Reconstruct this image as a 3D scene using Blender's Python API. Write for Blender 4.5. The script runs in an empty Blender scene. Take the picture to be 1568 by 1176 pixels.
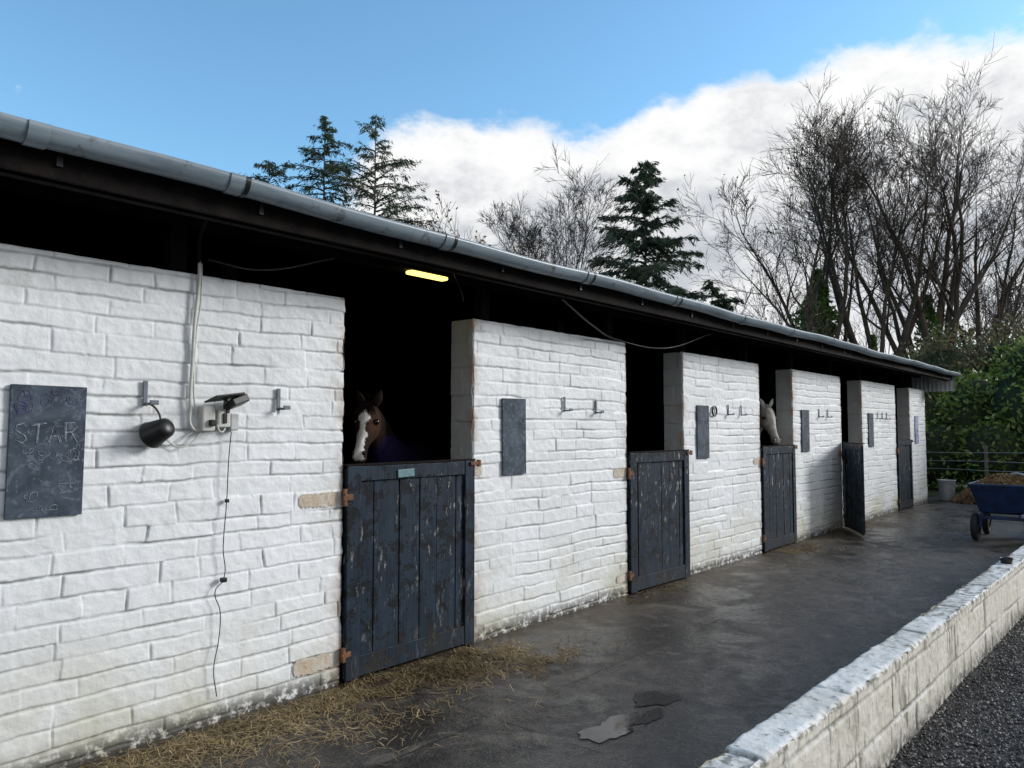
import bpy, math, random
import numpy as np
from mathutils import Vector, Matrix, Quaternion

R = math.radians
scene = bpy.context.scene
col = scene.collection

# ------------------------------------------------------------------ helpers
def vn(x, y, seed=0):
    rs = np.random.RandomState(seed)
    tab = rs.rand(256, 256) * 2 - 1
    xi = np.floor(x).astype(int); yi = np.floor(y).astype(int)
    fx = x - xi; fy = y - yi
    fx = fx * fx * (3 - 2 * fx); fy = fy * fy * (3 - 2 * fy)
    a = tab[xi % 256, yi % 256]; b = tab[(xi + 1) % 256, yi % 256]
    c = tab[xi % 256, (yi + 1) % 256]; d = tab[(xi + 1) % 256, (yi + 1) % 256]
    return (a * (1 - fx) + b * fx) * (1 - fy) + (c * (1 - fx) + d * fx) * fy

def mesh_np(name, V, F, mats, smooth=False, attrs=None, parent=None, matidx=None):
    V = np.asarray(V, dtype=np.float32).reshape(-1, 3)
    F = np.asarray(F, dtype=np.int32)
    k = F.shape[1]
    me = bpy.data.meshes.new(name)
    me.vertices.add(len(V)); me.vertices.foreach_set('co', V.ravel())
    me.loops.add(F.size); me.loops.foreach_set('vertex_index', F.ravel())
    me.polygons.add(len(F)); me.polygons.foreach_set('loop_start', np.arange(len(F), dtype=np.int32) * k)
    me.update(calc_edges=True)
    me.polygons.foreach_set('use_smooth', np.full(len(F), smooth))
    if not isinstance(mats, (list, tuple)): mats = [mats]
    for m in mats: me.materials.append(m)
    if matidx is not None: me.polygons.foreach_set('material_index', np.asarray(matidx, dtype=np.int32))
    if attrs:
        for an, av in attrs.items():
            at = me.attributes.new(an, 'FLOAT', 'POINT')
            at.data.foreach_set('value', np.asarray(av, dtype=np.float32))
    me.validate()
    ob = bpy.data.objects.new(name, me); col.objects.link(ob)
    if parent: set_parent(ob, parent)
    return ob

def set_parent(ob, p):
    ob.parent = p
    ob.matrix_parent_inverse = Matrix.Translation(-Vector(p.location))

def empty(name, loc=(0, 0, 0)):
    e = bpy.data.objects.new(name, None); e.location = loc; e.empty_display_size = .2
    col.objects.link(e); return e

def box(name, c, s, mat, bevel=0.0, rot=None, parent=None):
    x, y, z = [v / 2 for v in s]
    V = [(-x,-y,-z),(x,-y,-z),(x,y,-z),(-x,y,-z),(-x,-y,z),(x,-y,z),(x,y,z),(-x,y,z)]
    F = [(0,3,2,1),(4,5,6,7),(0,1,5,4),(1,2,6,5),(2,3,7,6),(3,0,4,7)]
    ob = mesh_np(name, V, F, mat)
    ob.location = c
    if rot: ob.rotation_euler = rot
    if bevel > 0:
        b = ob.modifiers.new('b', 'BEVEL'); b.width = bevel; b.segments = 2
    if parent: set_parent(ob, parent)
    return ob

def tubes(P0, P1, R0, R1, k):
    P0 = np.asarray(P0, float); P1 = np.asarray(P1, float)
    R0 = np.asarray(R0, float)[:, None, None]; R1 = np.asarray(R1, float)[:, None, None]
    D = P1 - P0; D /= np.linalg.norm(D, axis=1, keepdims=True) + 1e-9
    ref = np.where(np.abs(D[:, 2:3]) > .9, np.array([[1., 0, 0]]), np.array([[0, 0, 1.]]))
    A = np.cross(D, ref); A /= np.linalg.norm(A, axis=1, keepdims=True) + 1e-9
    B = np.cross(D, A)
    th = np.arange(k) * 2 * np.pi / k
    ring = A[:, None, :] * np.cos(th)[None, :, None] + B[:, None, :] * np.sin(th)[None, :, None]
    V = np.concatenate([P0[:, None, :] + ring * R0, P1[:, None, :] + ring * R1], axis=1).reshape(-1, 3)
    n = len(P0); base = (np.arange(n) * 2 * k)[:, None]
    i = np.arange(k)[None, :]; j = (np.arange(k)[None, :] + 1) % k
    F = np.stack([base + i, base + j, base + k + j, base + k + i], axis=2).reshape(-1, 4)
    return V, F

def cable(name, pts, r, mat, parent=None, poly=False):
    cu = bpy.data.curves.new(name, 'CURVE'); cu.dimensions = '3D'; cu.bevel_depth = r; cu.bevel_resolution = 2
    if poly:
        sp = cu.splines.new('POLY'); sp.points.add(len(pts) - 1)
        for b, p in zip(sp.points, pts): b.co = (p[0], p[1], p[2], 1)
    else:
        sp = cu.splines.new('BEZIER'); sp.bezier_points.add(len(pts) - 1)
        for b, p in zip(sp.bezier_points, pts):
            b.co = p; b.handle_left_type = b.handle_right_type = 'AUTO'
    cu.materials.append(mat)
    ob = bpy.data.objects.new(name, cu); col.objects.link(ob)
    if parent: set_parent(ob, parent)
    return ob

def leaves(C, size, rng, aspect=.5, flat=0.0, dirs=None):
    n = len(C)
    a = rng.randn(n, 3) if dirs is None else dirs + rng.randn(n, 3) * .25
    if dirs is None and flat: a[:, 2] *= (1 - flat)
    a /= np.linalg.norm(a, axis=1, keepdims=True)
    b = rng.randn(n, 3); b -= (b * a).sum(1, keepdims=True) * a
    b /= np.linalg.norm(b, axis=1, keepdims=True)
    s = (size * (.6 + .8 * rng.rand(n)))[:, None]
    V = np.stack([C - a * s, C + b * s * aspect, C + a * s, C - b * s * aspect], axis=1).reshape(-1, 3)
    F = np.arange(n * 4).reshape(-1, 4)
    return V, F, np.repeat(rng.rand(n), 4)

# ------------------------------------------------------------------ materials
class NT:
    def __init__(s, tree): s.t = tree; s.L = tree.links
    def n(s, typ, ins=None, **props):
        nd = s.t.nodes.new(typ)
        for k, v in props.items(): setattr(nd, k, v)
        if ins:
            for k, v in ins.items(): s.set(nd, k, v)
        return nd
    def set(s, nd, k, v):
        inp = nd.inputs[k]
        if isinstance(v, bpy.types.NodeSocket): s.L.new(v, inp)
        elif isinstance(v, bpy.types.Node): s.L.new(v.outputs[0], inp)
        else: inp.default_value = v
    def math(s, op, a, b=0.0, c=0.0, clamp=False):
        nd = s.t.nodes.new('ShaderNodeMath'); nd.operation = op; nd.use_clamp = clamp
        s.set(nd, 0, a); s.set(nd, 1, b)
        return nd.outputs[0]
    def noise(s, vec, scale, detail=4, rough=.55, dist=0):
        nd = s.n('ShaderNodeTexNoise', {'Scale': scale, 'Detail': detail, 'Roughness': rough, 'Distortion': dist})
        if vec is not None: s.set(nd, 'Vector', vec)
        return nd.outputs[0]
    def ramp(s, v, lo, hi, a=0.0, b=1.0, smooth=True):
        nd = s.n('ShaderNodeMapRange', {'From Min': lo, 'From Max': hi, 'To Min': a, 'To Max': b})
        if smooth: nd.interpolation_type = 'SMOOTHSTEP'
        s.set(nd, 0, v); return nd.outputs[0]
    def mix(s, f, a, b, blend='MIX'):
        nd = s.n('ShaderNodeMix', data_type='RGBA', blend_type=blend)
        s.set(nd, 0, f); s.set(nd, 6, c4(a)); s.set(nd, 7, c4(b)); return nd.outputs[2]
def c4(c):
    return (c[0], c[1], c[2], 1) if isinstance(c, (tuple, list)) else c

def newmat(name):
    m = bpy.data.materials.new(name); m.use_nodes = True
    t = NT(m.node_tree); bs = m.node_tree.nodes['Principled BSDF']
    pos = t.n('ShaderNodeNewGeometry').outputs['Position']
    return m, t, bs, pos

def simple(name, c, rough=.6, metal=0, var=.15, scale=8, bump=0, c2=None, spec=.5):
    m, t, bs, pos = newmat(name)
    nz = t.noise(pos, scale, 3)
    k = t.ramp(nz, .3, .7)
    b = c2 if c2 else tuple(v * (1 - var * 2) for v in c)
    t.set(bs, 'Base Color', t.mix(k, c, b)); bs.inputs['Roughness'].default_value = rough
    bs.inputs['Metallic'].default_value = metal
    bs.inputs['Specular IOR Level'].default_value = spec
    if bump:
        bp = t.n('ShaderNodeBump', {'Strength': 1.0, 'Distance': bump, 'Height': t.noise(pos, scale * 5, 3)})
        t.set(bs, 'Normal', bp)
    return m

def leafmat(name, cols, rough=.55, transl=0.0):
    m, t, bs, pos = newmat(name)
    at = t.n('ShaderNodeAttribute', attribute_name='rnd').outputs['Fac']
    cr = t.n('ShaderNodeValToRGB'); t.set(cr, 0, at)
    el = cr.color_ramp.elements
    el[0].color = c4(cols[0]); el[1].color = c4(cols[-1])
    for i, c in enumerate(cols[1:-1]):
        e = el.new((i + 1) / (len(cols) - 1)); e.color = c4(c)
    big = t.ramp(t.noise(pos, 1.3, 1), .3, .7, .6, 1.25)
    nd = t.n('ShaderNodeVectorMath', operation='SCALE'); t.set(nd, 0, cr.outputs[0]); t.set(nd, 3, big)
    t.set(bs, 'Base Color', nd.outputs[0]); bs.inputs['Roughness'].default_value = rough
    bs.inputs['Specular IOR Level'].default_value = .3
    if transl:
        tr = t.n('ShaderNodeBsdfTranslucent', {'Color': nd.outputs[0]})
        mx = t.n('ShaderNodeMixShader', {0: transl})
        t.L.new(bs.outputs[0], mx.inputs[1]); t.L.new(tr.outputs[0], mx.inputs[2])
        t.L.new(mx.outputs[0], m.node_tree.nodes['Material Output'].inputs[0])
    return m

def wall_paint(name, base=(.84, .865, .89), stain=1.0):
    m, t, bs, pos = newmat(name)
    g = t.n('ShaderNodeAttribute', attribute_name='groove').outputs['Fac']
    ed = t.n('ShaderNodeAttribute', attribute_name='edge').outputs['Fac']
    z = t.n('ShaderNodeSeparateXYZ', {0: pos}).outputs['Z']
    n1 = t.noise(pos, 1.6, 3, .6); n2 = t.noise(pos, 16, 4, .65); n5 = t.noise(pos, 4.5, 5, .65)
    run = t.noise(t.n('ShaderNodeMapping', {'Vector': pos, 'Scale': (7, 7, .8)}).outputs[0], 1, 4, .65)
    c = t.mix(t.ramp(n1, .35, .7), base, (base[0] * .90, base[1] * .90, base[2] * .89))
    c = t.mix(t.ramp(n2, .5, .8, 0, .35), c, (.62, .63, .62))
    c = t.mix(t.ramp(n5, .57, .74, 0, .45 * stain), c, (.57, .56, .50))
    c = t.mix(t.math('MULTIPLY', t.ramp(run, .52, .74, 0, .5), t.ramp(z, .9, 2.45, .2, 1)), c, (.47, .47, .44))
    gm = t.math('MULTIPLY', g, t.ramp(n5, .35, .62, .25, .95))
    c = t.mix(gm, c, (.26, .265, .26))  # crevice dirt plus the joints' thin shadow lines, painted into the colour
    foot = t.math('MULTIPLY', t.ramp(z, .0, .8, 1, 0), t.ramp(n1, .32, .65, .12, .85))
    c = t.mix(foot, c, (.55, .54, .42))
    foot2 = t.math('MULTIPLY', t.ramp(z, .01, .16, 1, 0), t.ramp(n2, .36, .52))
    c = t.mix(foot2, c, (.06, .055, .045))
    em = t.math('MULTIPLY', ed, t.ramp(n5, .40, .60))
    c = t.mix(t.math('MULTIPLY', em, .85), c, (.33, .22, .14))
    chip = t.math('MULTIPLY', t.ramp(n2, .70, .74), .6)
    c = t.mix(chip, c, (.38, .34, .27))
    t.set(bs, 'Base Color', c)
    bs.inputs['Roughness'].default_value = .55
    t.set(bs, 'Normal', t.n('ShaderNodeBump', {'Strength': 1.0, 'Distance': .005, 'Height': n2}))
    return m

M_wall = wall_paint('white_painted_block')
M_reveal = wall_paint('shaded_grubby_block', (.46, .46, .455), 1.3)  # jamb shade painted in as a darker base; the extra staining is grime
M_core = simple('wall_core', (.42, .42, .40), .8)

def m_lowwall():
    m, t, bs, pos = newmat('low_wall_paint')
    g = t.n('ShaderNodeAttribute', attribute_name='groove').outputs['Fac']
    sp = t.n('ShaderNodeSeparateXYZ', {0: pos}); z = sp.outputs['Z']
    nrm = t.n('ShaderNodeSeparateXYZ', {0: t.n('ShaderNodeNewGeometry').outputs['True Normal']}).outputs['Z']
    n1 = t.noise(pos, 3, 4, .6); n2 = t.noise(pos, 20, 5, .72)
    st = t.n('ShaderNodeMapping', {'Vector': pos, 'Scale': (9, 9, 1.8)})
    drip = t.noise(st.outputs[0], 1.0, 4, .7, .6)
    c = t.mix(t.ramp(n1, .35, .7), (.82, .82, .80), (.66, .65, .60))
    c = t.mix(t.ramp(n2, .55, .66, 0, .85), c, (.24, .235, .20))
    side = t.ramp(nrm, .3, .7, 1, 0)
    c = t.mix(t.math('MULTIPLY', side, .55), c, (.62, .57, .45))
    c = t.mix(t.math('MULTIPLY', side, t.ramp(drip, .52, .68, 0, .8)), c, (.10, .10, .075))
    foot = t.math('MULTIPLY', t.ramp(z, .0, .14, 1, 0), t.ramp(n2, .3, .6))
    c = t.mix(foot, c, (.06, .06, .05))
    c = t.mix(t.math('MULTIPLY', g, t.ramp(n1, .3, .6, .5, 1.0)), c, (.05, .05, .035))
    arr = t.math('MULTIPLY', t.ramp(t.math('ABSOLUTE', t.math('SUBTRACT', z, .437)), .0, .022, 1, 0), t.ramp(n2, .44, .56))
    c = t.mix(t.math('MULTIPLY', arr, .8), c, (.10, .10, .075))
    t.set(bs, 'Base Color', c); bs.inputs['Roughness'].default_value = .75
    t.set(bs, 'Normal', t.n('ShaderNodeBump', {'Strength': 1, 'Distance': .008, 'Height': n2}))
    return m
M_low = m_lowwall()

def m_yard():
    m, t, bs, pos = newmat('wet_concrete')
    n1 = t.noise(pos, .8, 3, .6, .6); n2 = t.noise(pos, 6, 6, .75); n3 = t.noise(pos, 70, 2, .65); n4 = t.noise(pos, 1.9, 5, .68, .8)
    c = t.mix(t.ramp(n1, .35, .65), (.032, .027, .024), (.068, .059, .051))
    c = t.mix(t.ramp(n2, .42, .62, 0, .8), c, (.017, .015, .0135))
    c = t.mix(t.ramp(n3, .52, .68, 0, .6), c, (.16, .145, .125))
    c = t.mix(t.ramp(n4, .57, .66, 0, .5), c, (.145, .13, .115))
    sx = t.n('ShaderNodeSeparateXYZ', {0: pos}); X = t.math('ADD', sx.outputs['X'], t.math('MULTIPLY', n2, .09))
    fr = t.math('ABSOLUTE', t.math('SUBTRACT', t.math('FRACT', t.math('DIVIDE', X, 3.3)), .5))
    j = t.ramp(fr, .4955, .4990)
    Y = t.math('ADD', sx.outputs['Y'], t.math('MULTIPLY', n2, .06))
    j2 = t.ramp(t.math('ABSOLUTE', t.math('SUBTRACT', Y, 2.93)), .004, .014, 1, 0)
    j = t.math('MAXIMUM', j, t.math('MULTIPLY', j2, t.ramp(n4, .4, .5)))
    c = t.mix(t.math('MULTIPLY', j, .85), c, (.010, .010, .010))
    wet = t.ramp(t.math('ADD', t.math('MULTIPLY', n1, .45), t.math('MULTIPLY', n4, .55)), .45, .54)
    c = t.mix(t.math('MULTIPLY', t.math('SUBTRACT', 1.0, wet), .5), c, (.015, .0135, .012))
    # brown muck trodden along the foot of the stable wall
    mk = t.math('MULTIPLY', t.ramp(sx.outputs['Y'], 3.25, 3.95), t.ramp(n2, .38, .62, .1, .75))
    c = t.mix(mk, c, (.085, .060, .032))
    t.set(bs, 'Base Color', c)
    t.set(bs, 'Roughness', t.math('ADD', t.math('MULTIPLY', wet, .34), t.ramp(n2, .3, .7, .18, .38)))
    h = t.math('ADD', t.math('MULTIPLY', n3, .45), n2)
    t.set(bs, 'Normal', t.n('ShaderNodeBump', {'Strength': 1.0, 'Distance': .012, 'Height': h}))
    return m
M_yard = m_yard()

def m_door():
    m, t, bs, pos = newmat('peeling_navy_paint')
    st = t.n('ShaderNodeMapping', {'Vector': pos, 'Scale': (6, 6, 1.6)}).outputs[0]
    n1 = t.noise(st, 2.2, 4, .6); n2 = t.noise(pos, 8, 6, .75); big = t.noise(pos, 2.6, 2)
    grain = t.noise(t.n('ShaderNodeMapping', {'Vector': pos, 'Scale': (60, 60, 2)}).outputs[0], 1, 3)
    c = t.mix(t.ramp(n1, .35, .65), (.008, .017, .031), (.016, .030, .050))
    blk = t.ramp(n2, .52, .57, 0, .85)
    c = t.mix(blk, c, (.004, .004, .0045))
    z = t.n('ShaderNodeSeparateXYZ', {0: pos}).outputs['Z']
    zone = t.math('MULTIPLY', t.ramp(z, .30, 1.0, .25, 1), t.ramp(big, .38, .56))
    pe = t.math('MULTIPLY', t.ramp(t.noise(st, 3.4, 7, .8), .570, .595), zone)
    c = t.mix(pe, c, (.42, .42, .41))
    mud = t.math('MULTIPLY', t.ramp(z, .02, .35, 1, 0), t.ramp(n2, .4, .7, .1, .7))
    c = t.mix(mud, c, (.05, .045, .035))
    t.set(bs, 'Base Color', c); t.set(bs, 'Roughness', t.ramp(n2, .3, .7, .42, .7))
    bs.inputs['Specular IOR Level'].default_value = .22
    h = t.math('ADD', grain, t.math('ADD', t.math('MULTIPLY', pe, -1.0), t.math('MULTIPLY', blk, -.5)))
    t.set(bs, 'Normal', t.n('ShaderNodeBump', {'Strength': 1, 'Distance': .004, 'Height': h}))
    return m
M_door = m_door()

M_dark = simple('dark_timber', (.012, .010, .009), .85, scale=5, bump=.004, spec=.15)
M_eave = simple('eave_timber', (.016, .012, .010), .8, scale=9, bump=.004, c2=(.006, .005, .005), spec=.12)
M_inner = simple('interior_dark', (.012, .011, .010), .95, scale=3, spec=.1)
def m_gutter():
    m, t, bs, pos = newmat('grey_gutter_plastic')
    st = t.n('ShaderNodeMapping', {'Vector': pos, 'Scale': (1.2, 10, 10)}).outputs[0]
    n1 = t.noise(st, 2, 4, .6); n2 = t.noise(pos, 9, 5, .7)
    c = t.mix(t.ramp(n1, .35, .65), (.26, .32, .37), (.17, .22, .26))
    c = t.mix(t.ramp(n2, .55, .70, 0, .85), c, (.06, .065, .05))
    t.set(bs, 'Base Color', c); bs.inputs['Roughness'].default_value = .36
    return m
M_gut = m_gutter()
M_black = simple('black_plastic', (.010, .010, .011), .4, scale=20)
M_roof = simple('corrugated_sheet', (.16, .16, .16), .7, scale=3)
M_trans = simple('corrugated_plastic', (.5, .51, .51), .6, scale=6)
M_rust = simple('rusty_iron', (.26, .11, .045), .8, scale=40, c2=(.06, .03, .02), bump=.002)
M_pvc = simple('white_pvc', (.62, .62, .58), .45, scale=12, var=.1)
M_galv = simple('galvanised', (.50, .51, .52), .4, .5, scale=14)
M_hook = simple('grey_bracket', (.16, .19, .22), .5, .3, scale=20)
M_blue = simple('blue_cart_paint', (.010, .030, .095), .5, scale=9, c2=(.006, .014, .045))
M_tyre = simple('rubber', (.018, .018, .018), .8, scale=20)
M_straw = leafmat('straw_blades', [(.27, .20, .10), (.16, .11, .05), (.38, .30, .16), (.08, .055, .03)])
M_muck = leafmat('muck_straw', [(.22, .13, .05), (.10, .055, .02), (.30, .20, .09)])
M_bark = simple('bark', (.105, .074, .052), .9, scale=1.5, c2=(.045, .033, .025))
M_bark_g = simple('grey_bark', (.095, .082, .068), .9, scale=1.5, c2=(.05, .044, .037))
M_con = leafmat('conifer_needles', [(.030, .052, .028), (.050, .082, .040), (.075, .11, .05), (.10, .13, .065)], transl=.3)
M_con2 = leafmat('pine_needles', [(.05, .08, .050), (.09, .13, .075), (.14, .18, .11)], transl=.35)
M_hedge = leafmat('laurel_leaves', [(.07, .12, .02), (.14, .21, .038), (.22, .30, .065), (.36, .40, .14)], .35, .4)
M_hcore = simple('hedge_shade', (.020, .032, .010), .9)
M_ivy = leafmat('ivy_leaves', [(.07, .13, .03), (.14, .22, .055), (.22, .30, .09)], .4, .4)
M_dry = leafmat('dry_leaves', [(.20, .10, .04), (.28, .16, .07), (.13, .09, .04)], transl=.3)
M_far = leafmat('far_foliage', [(.08, .095, .05), (.15, .15, .07), (.22, .19, .10), (.19, .14, .08)], transl=.3)
M_grass = simple('grass', (.045, .075, .02), .9, scale=2, c2=(.03, .045, .015), bump=.02)

def m_gravel():
    m, t, bs, pos = newmat('gravel_base')
    n1 = t.noise(pos, 60, 4, .7); n2 = t.noise(pos, 2, 2)
    c = t.mix(t.ramp(n1, .35, .7), (.018, .018, .018), (.09, .09, .09))
    c = t.mix(t.ramp(n2, .4, .6, 0, .3), c, (.03, .03, .03))
    t.set(bs, 'Base Color', c); bs.inputs['Roughness'].default_value = .8
    t.set(bs, 'Normal', t.n('ShaderNodeBump', {'Strength': 1, 'Distance': .015, 'Height': n1}))
    return m
M_grav = m_gravel()
M_stone = leafmat('gravel_stones', [(.030, .028, .030), (.055, .052, .052), (.10, .09, .088), (.07, .062, .058), (.38, .36, .33)], .6)

def m_board():
    m, t, bs, pos = newmat('slate_board')
    n1 = t.noise(pos, 5, 5, .65, .8); n2 = t.noise(pos, 26, 5, .75); n3 = t.noise(pos, 12, 4, .6, 2.5)
    c = t.mix(t.ramp(n1, .35, .7), (.030, .044, .064), (.075, .102, .135))
    c = t.mix(t.ramp(n2, .55, .72, 0, .55), c, (.20, .23, .28))
    c = t.mix(t.ramp(n3, .54, .64, 0, .5), c, (.17, .20, .25))
    t.set(bs, 'Base Color', c); bs.inputs['Roughness'].default_value = .7
    bs.inputs['Specular IOR Level'].default_value = .3
    return m
M_board = m_board()
M_chalk = simple('chalk', (.42, .46, .55), .9, scale=70, c2=(.12, .15, .19))
M_chalkp = simple('chalk_purple', (.17, .16, .36), .9, scale=60, c2=(.06, .07, .12))
M_plate = simple('teal_name_plate', (.13, .25, .28), .5, scale=30)

# ------------------------------------------------------------------ ground
def poly(name, pts, z, mat):
    me = bpy.data.meshes.new(name)
    me.from_pydata([(x, y, z) for x, y in pts], [], [list(range(len(pts)))])
    me.materials.append(mat); ob = bpy.data.objects.new(name, me); col.objects.link(ob); return ob
poly('ground', [(-500, -500), (600, -500), (600, 600), (-500, 600)], -.012, M_grass)
poly('yard', [(-8, 1.42), (20.6, .77), (20.6, 8.6), (-8, 8.6)], 0, M_yard)
poly('gravel_path', [(-8, -14), (45, -14), (45, .21), (20.6, .77), (-8, 1.42)], -.004, M_grav)

rng = np.random.RandomState(5)
n = 42000
X = 1.0 + rng.rand(n) ** 1.4 * 9; Y = -.1 + rng.rand(n) * (1.27 - .0227 * X + .1)
s = .004 + .009 * rng.rand(n) ** 1.7
Oc = np.array([(1,0,0),(0,1,0),(-1,0,0),(0,-1,0),(0,0,1),(0,0,-1)], float)
ang = rng.rand(n) * 6.28
V = Oc[None] * (s[:, None, None] * (.7 + .6 * rng.rand(n, 6, 1)))
V[:, :, 2] *= .7
ca, sa = np.cos(ang)[:, None], np.sin(ang)[:, None]
vx = V[:, :, 0] * ca - V[:, :, 1] * sa; vy = V[:, :, 0] * sa + V[:, :, 1] * ca
V = np.stack([vx + X[:, None], vy + Y[:, None], V[:, :, 2] + (s * .4)[:, None]], axis=2).reshape(-1, 3)
T = np.array([(0,1,4),(1,2,4),(2,3,4),(3,0,4),(1,0,5),(2,1,5),(3,2,5),(0,3,5)])
F = (T[None] + (np.arange(n) * 6)[:, None, None]).reshape(-1, 3)
mesh_np('gravel_stones', V, F, M_stone, attrs={'rnd': np.repeat(rng.rand(n) ** 1.2, 6)})

# ------------------------------------------------------------------ block pattern panels
def make_pattern(seed, H, x0, x1, hh, ll, gw, gd, off, warp, lump=.0015):
    rs = np.random.RandomState(seed)
    zb = [-.05]
    while zb[-1] < H + .1: zb.append(zb[-1] + rs.uniform(*hh))
    zb = np.array(zb); rows = []
    for k in range(len(zb)):
        xb = [x0 - 1 + rs.rand() * ll[1]]
        while xb[-1] < x1 + 1: xb.append(xb[-1] + rs.uniform(*ll))
        rows.append((np.array(xb), rs.uniform(-off, off, len(xb) + 2), rs.uniform(-1, 1, len(xb) + 2)))
    def f(S, T):
        Tw = T + warp * vn(S * 1.7, T * 2.0, seed + 1) + warp * .5 * vn(S * 7, T * 8, seed + 2) + .0018 * vn(S * 40, T * 40, seed + 8)
        Sw = S + warp * .7 * vn(S * 6, T * 9, seed + 3)
        k = np.clip(np.searchsorted(zb, Tw) - 1, 0, len(zb) - 2)
        z0 = zb[k]; z1 = zb[k + 1]
        lo = Tw - z0; hi = z1 - Tw; dx = np.full(S.shape, 9.); o = np.zeros(S.shape)
        for kk in range(len(zb) - 1):
            mk = k == kk
            if not mk.any(): continue
            xb, of, tl = rows[kk]
            s_ = Sw[mk]; j = np.clip(np.searchsorted(xb, s_), 1, len(xb) - 1)
            dx[mk] = np.minimum(s_ - xb[j - 1], xb[j] - s_)
            o[mk] = of[j] + tl[j] * off * .8 * ((Tw[mk] - z0[mk]) / (z1[mk] - z0[mk]) - .5)
        sz = np.clip(.60 + .9 * vn(S * 2.6, T * 9, seed + 4), .05, 1.2); sx = np.clip(.45 + .8 * vn(S * 4, T * 11, seed + 5), .0, 1)
        def pr(d, w): d = np.clip(d / w, 0, 1); return 1 - d * d * (3 - 2 * d)
        gz = np.maximum(pr(lo, gw * .5), pr(hi, gw * 1.2)) * sz; gx = pr(dx, gw * .75) * sx; g = np.maximum(gz, gx)
        disp = -gd * g + o * (1 - g * .5) + lump * (vn(S * 22, T * 26, seed + 6) + .5 * vn(S * 50, T * 55, seed + 7))
        return disp, g
    return f

class PB:
    def __init__(s): s.V = []; s.F = []; s.G = []; s.E = []; s.n = 0
    def add(s, O, U, Vv, N, s0, s1, t0, t1, res, pat, edges='', rt=None, soff=0):
        O, U, Vv, N = [np.array(a, float) for a in (O, U, Vv, N)]
        rt = rt or res
        nu = int((s1 - s0) / res) + 2; nv = int((t1 - t0) / rt) + 2
        S, T = np.meshgrid(np.linspace(s0, s1, nu), np.linspace(t0, t1, nv), indexing='ij')
        d, g = pat(S + soff, T)
        ee = np.zeros(S.shape)
        for e, dist in (('l', S - s0), ('r', s1 - S), ('b', T - t0), ('t', t1 - T)):
            if e in edges:
                d = d - .011 * (1 - np.clip(dist / .018, 0, 1)) ** 2 * (1 + .9 * vn(S * 17, T * 17, 77))
                if e in 'lr': ee = np.maximum(ee, np.exp(-dist / .055))
        P = O + S[..., None] * U + T[..., None] * Vv + d[..., None] * N
        idx = np.arange(nu * nv).reshape(nu, nv) + s.n
        F = np.stack([idx[:-1, :-1], idx[1:, :-1], idx[1:, 1:], idx[:-1, 1:]], axis=2).reshape(-1, 4)
        if np.dot(np.cross(U, Vv), N) < 0: F = F[:, ::-1]
        s.V.append(P.reshape(-1, 3)); s.F.append(F); s.G.append(g.ravel()); s.E.append(ee.ravel()); s.n += nu * nv
    def build(s, name, mat, parent=None):
        return mesh_np(name, np.concatenate(s.V), np.concatenate(s.F), mat, True, {'groove': np.concatenate(s.G), 'edge': np.concatenate(s.E)}, parent)

# ------------------------------------------------------------------ stable block
stable = empty('stable_block', (8, 6, 0))
WY = 4.0; TH = .235; WH = 2.44
openings = [(3.07, 4.275), (6.47, 7.63), (9.73, 10.89), (13.04, 14.17), (16.38, 17.48)]
pat = make_pattern(11, 2.6, -4, 20, (.078, .118), (.20, .50), .012, .0105, .0040, .012)
pat_s = make_pattern(31, 2.6, -1, 2, (.2, .225), (.3, .45), .015, .006, .003, .008)
bays = [(-2.6, 3.07, .0058), (4.275, 6.47, .0075), (7.63, 9.73, .010), (10.89, 13.04, .013), (14.17, 16.38, .015), (17.48, 18.85, .018)]
for i, (a, b, r) in enumerate(bays):
    pb = PB()
    if i == 0:
        pb.add((0, WY, 0), (1, 0, 0), (0, 0, 1), (0, -1, 0), a, .9, -.01, WH, .012, pat, 't')
        pb.add((0, WY, 0), (1, 0, 0), (0, 0, 1), (0, -1, 0), .9, b, -.01, WH, r, pat, 'rt')
    else:
        pb.add((0, WY, 0), (1, 0, 0), (0, 0, 1), (0, -1, 0), a, b, -.01, WH, r, pat, 'lrt', rt=min(r, .010))
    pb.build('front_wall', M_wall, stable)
    pb = PB()
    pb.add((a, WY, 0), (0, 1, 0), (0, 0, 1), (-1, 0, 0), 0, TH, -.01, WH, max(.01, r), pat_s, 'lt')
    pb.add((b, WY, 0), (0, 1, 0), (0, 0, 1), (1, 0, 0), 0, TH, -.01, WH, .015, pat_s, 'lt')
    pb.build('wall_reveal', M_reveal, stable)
    box('wall_core', ((a + b) / 2, WY + TH / 2 + .004, WH / 2 - .008), (b - a - .03, TH - .022, WH - .014), M_core, parent=stable)
def roof_z(y): return 2.80 + (y - 3.5) * .24 if y < 6.2 else 2.80 + 2.7 * .24 - (y - 6.2) * .24
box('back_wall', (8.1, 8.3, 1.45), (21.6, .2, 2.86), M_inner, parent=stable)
def gable(x, mat):
    ya, yb = 4.25, 8.19
    V = []
    for xx in (x - .09, x + .09):
        V += [(xx, ya, 0), (xx, yb, 0), (xx, yb, roof_z(yb) - .045), (xx, 6.2, roof_z(6.2) - .045), (xx, ya, roof_z(ya) - .045)]
    me = bpy.data.meshes.new('gable_wall')
    me.from_pydata(V, [], [(0, 1, 2, 3, 4), (9, 8, 7, 6, 5), (0, 5, 6, 1), (1, 6, 7, 2), (2, 7, 8, 3), (3, 8, 9, 4), (4, 9, 5, 0)])
    me.materials.append(mat); ob = bpy.data.objects.new('gable_wall', me); col.objects.link(ob); set_parent(ob, stable)
gable(-2.6, M_core); gable(18.74, M_inner)
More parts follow.
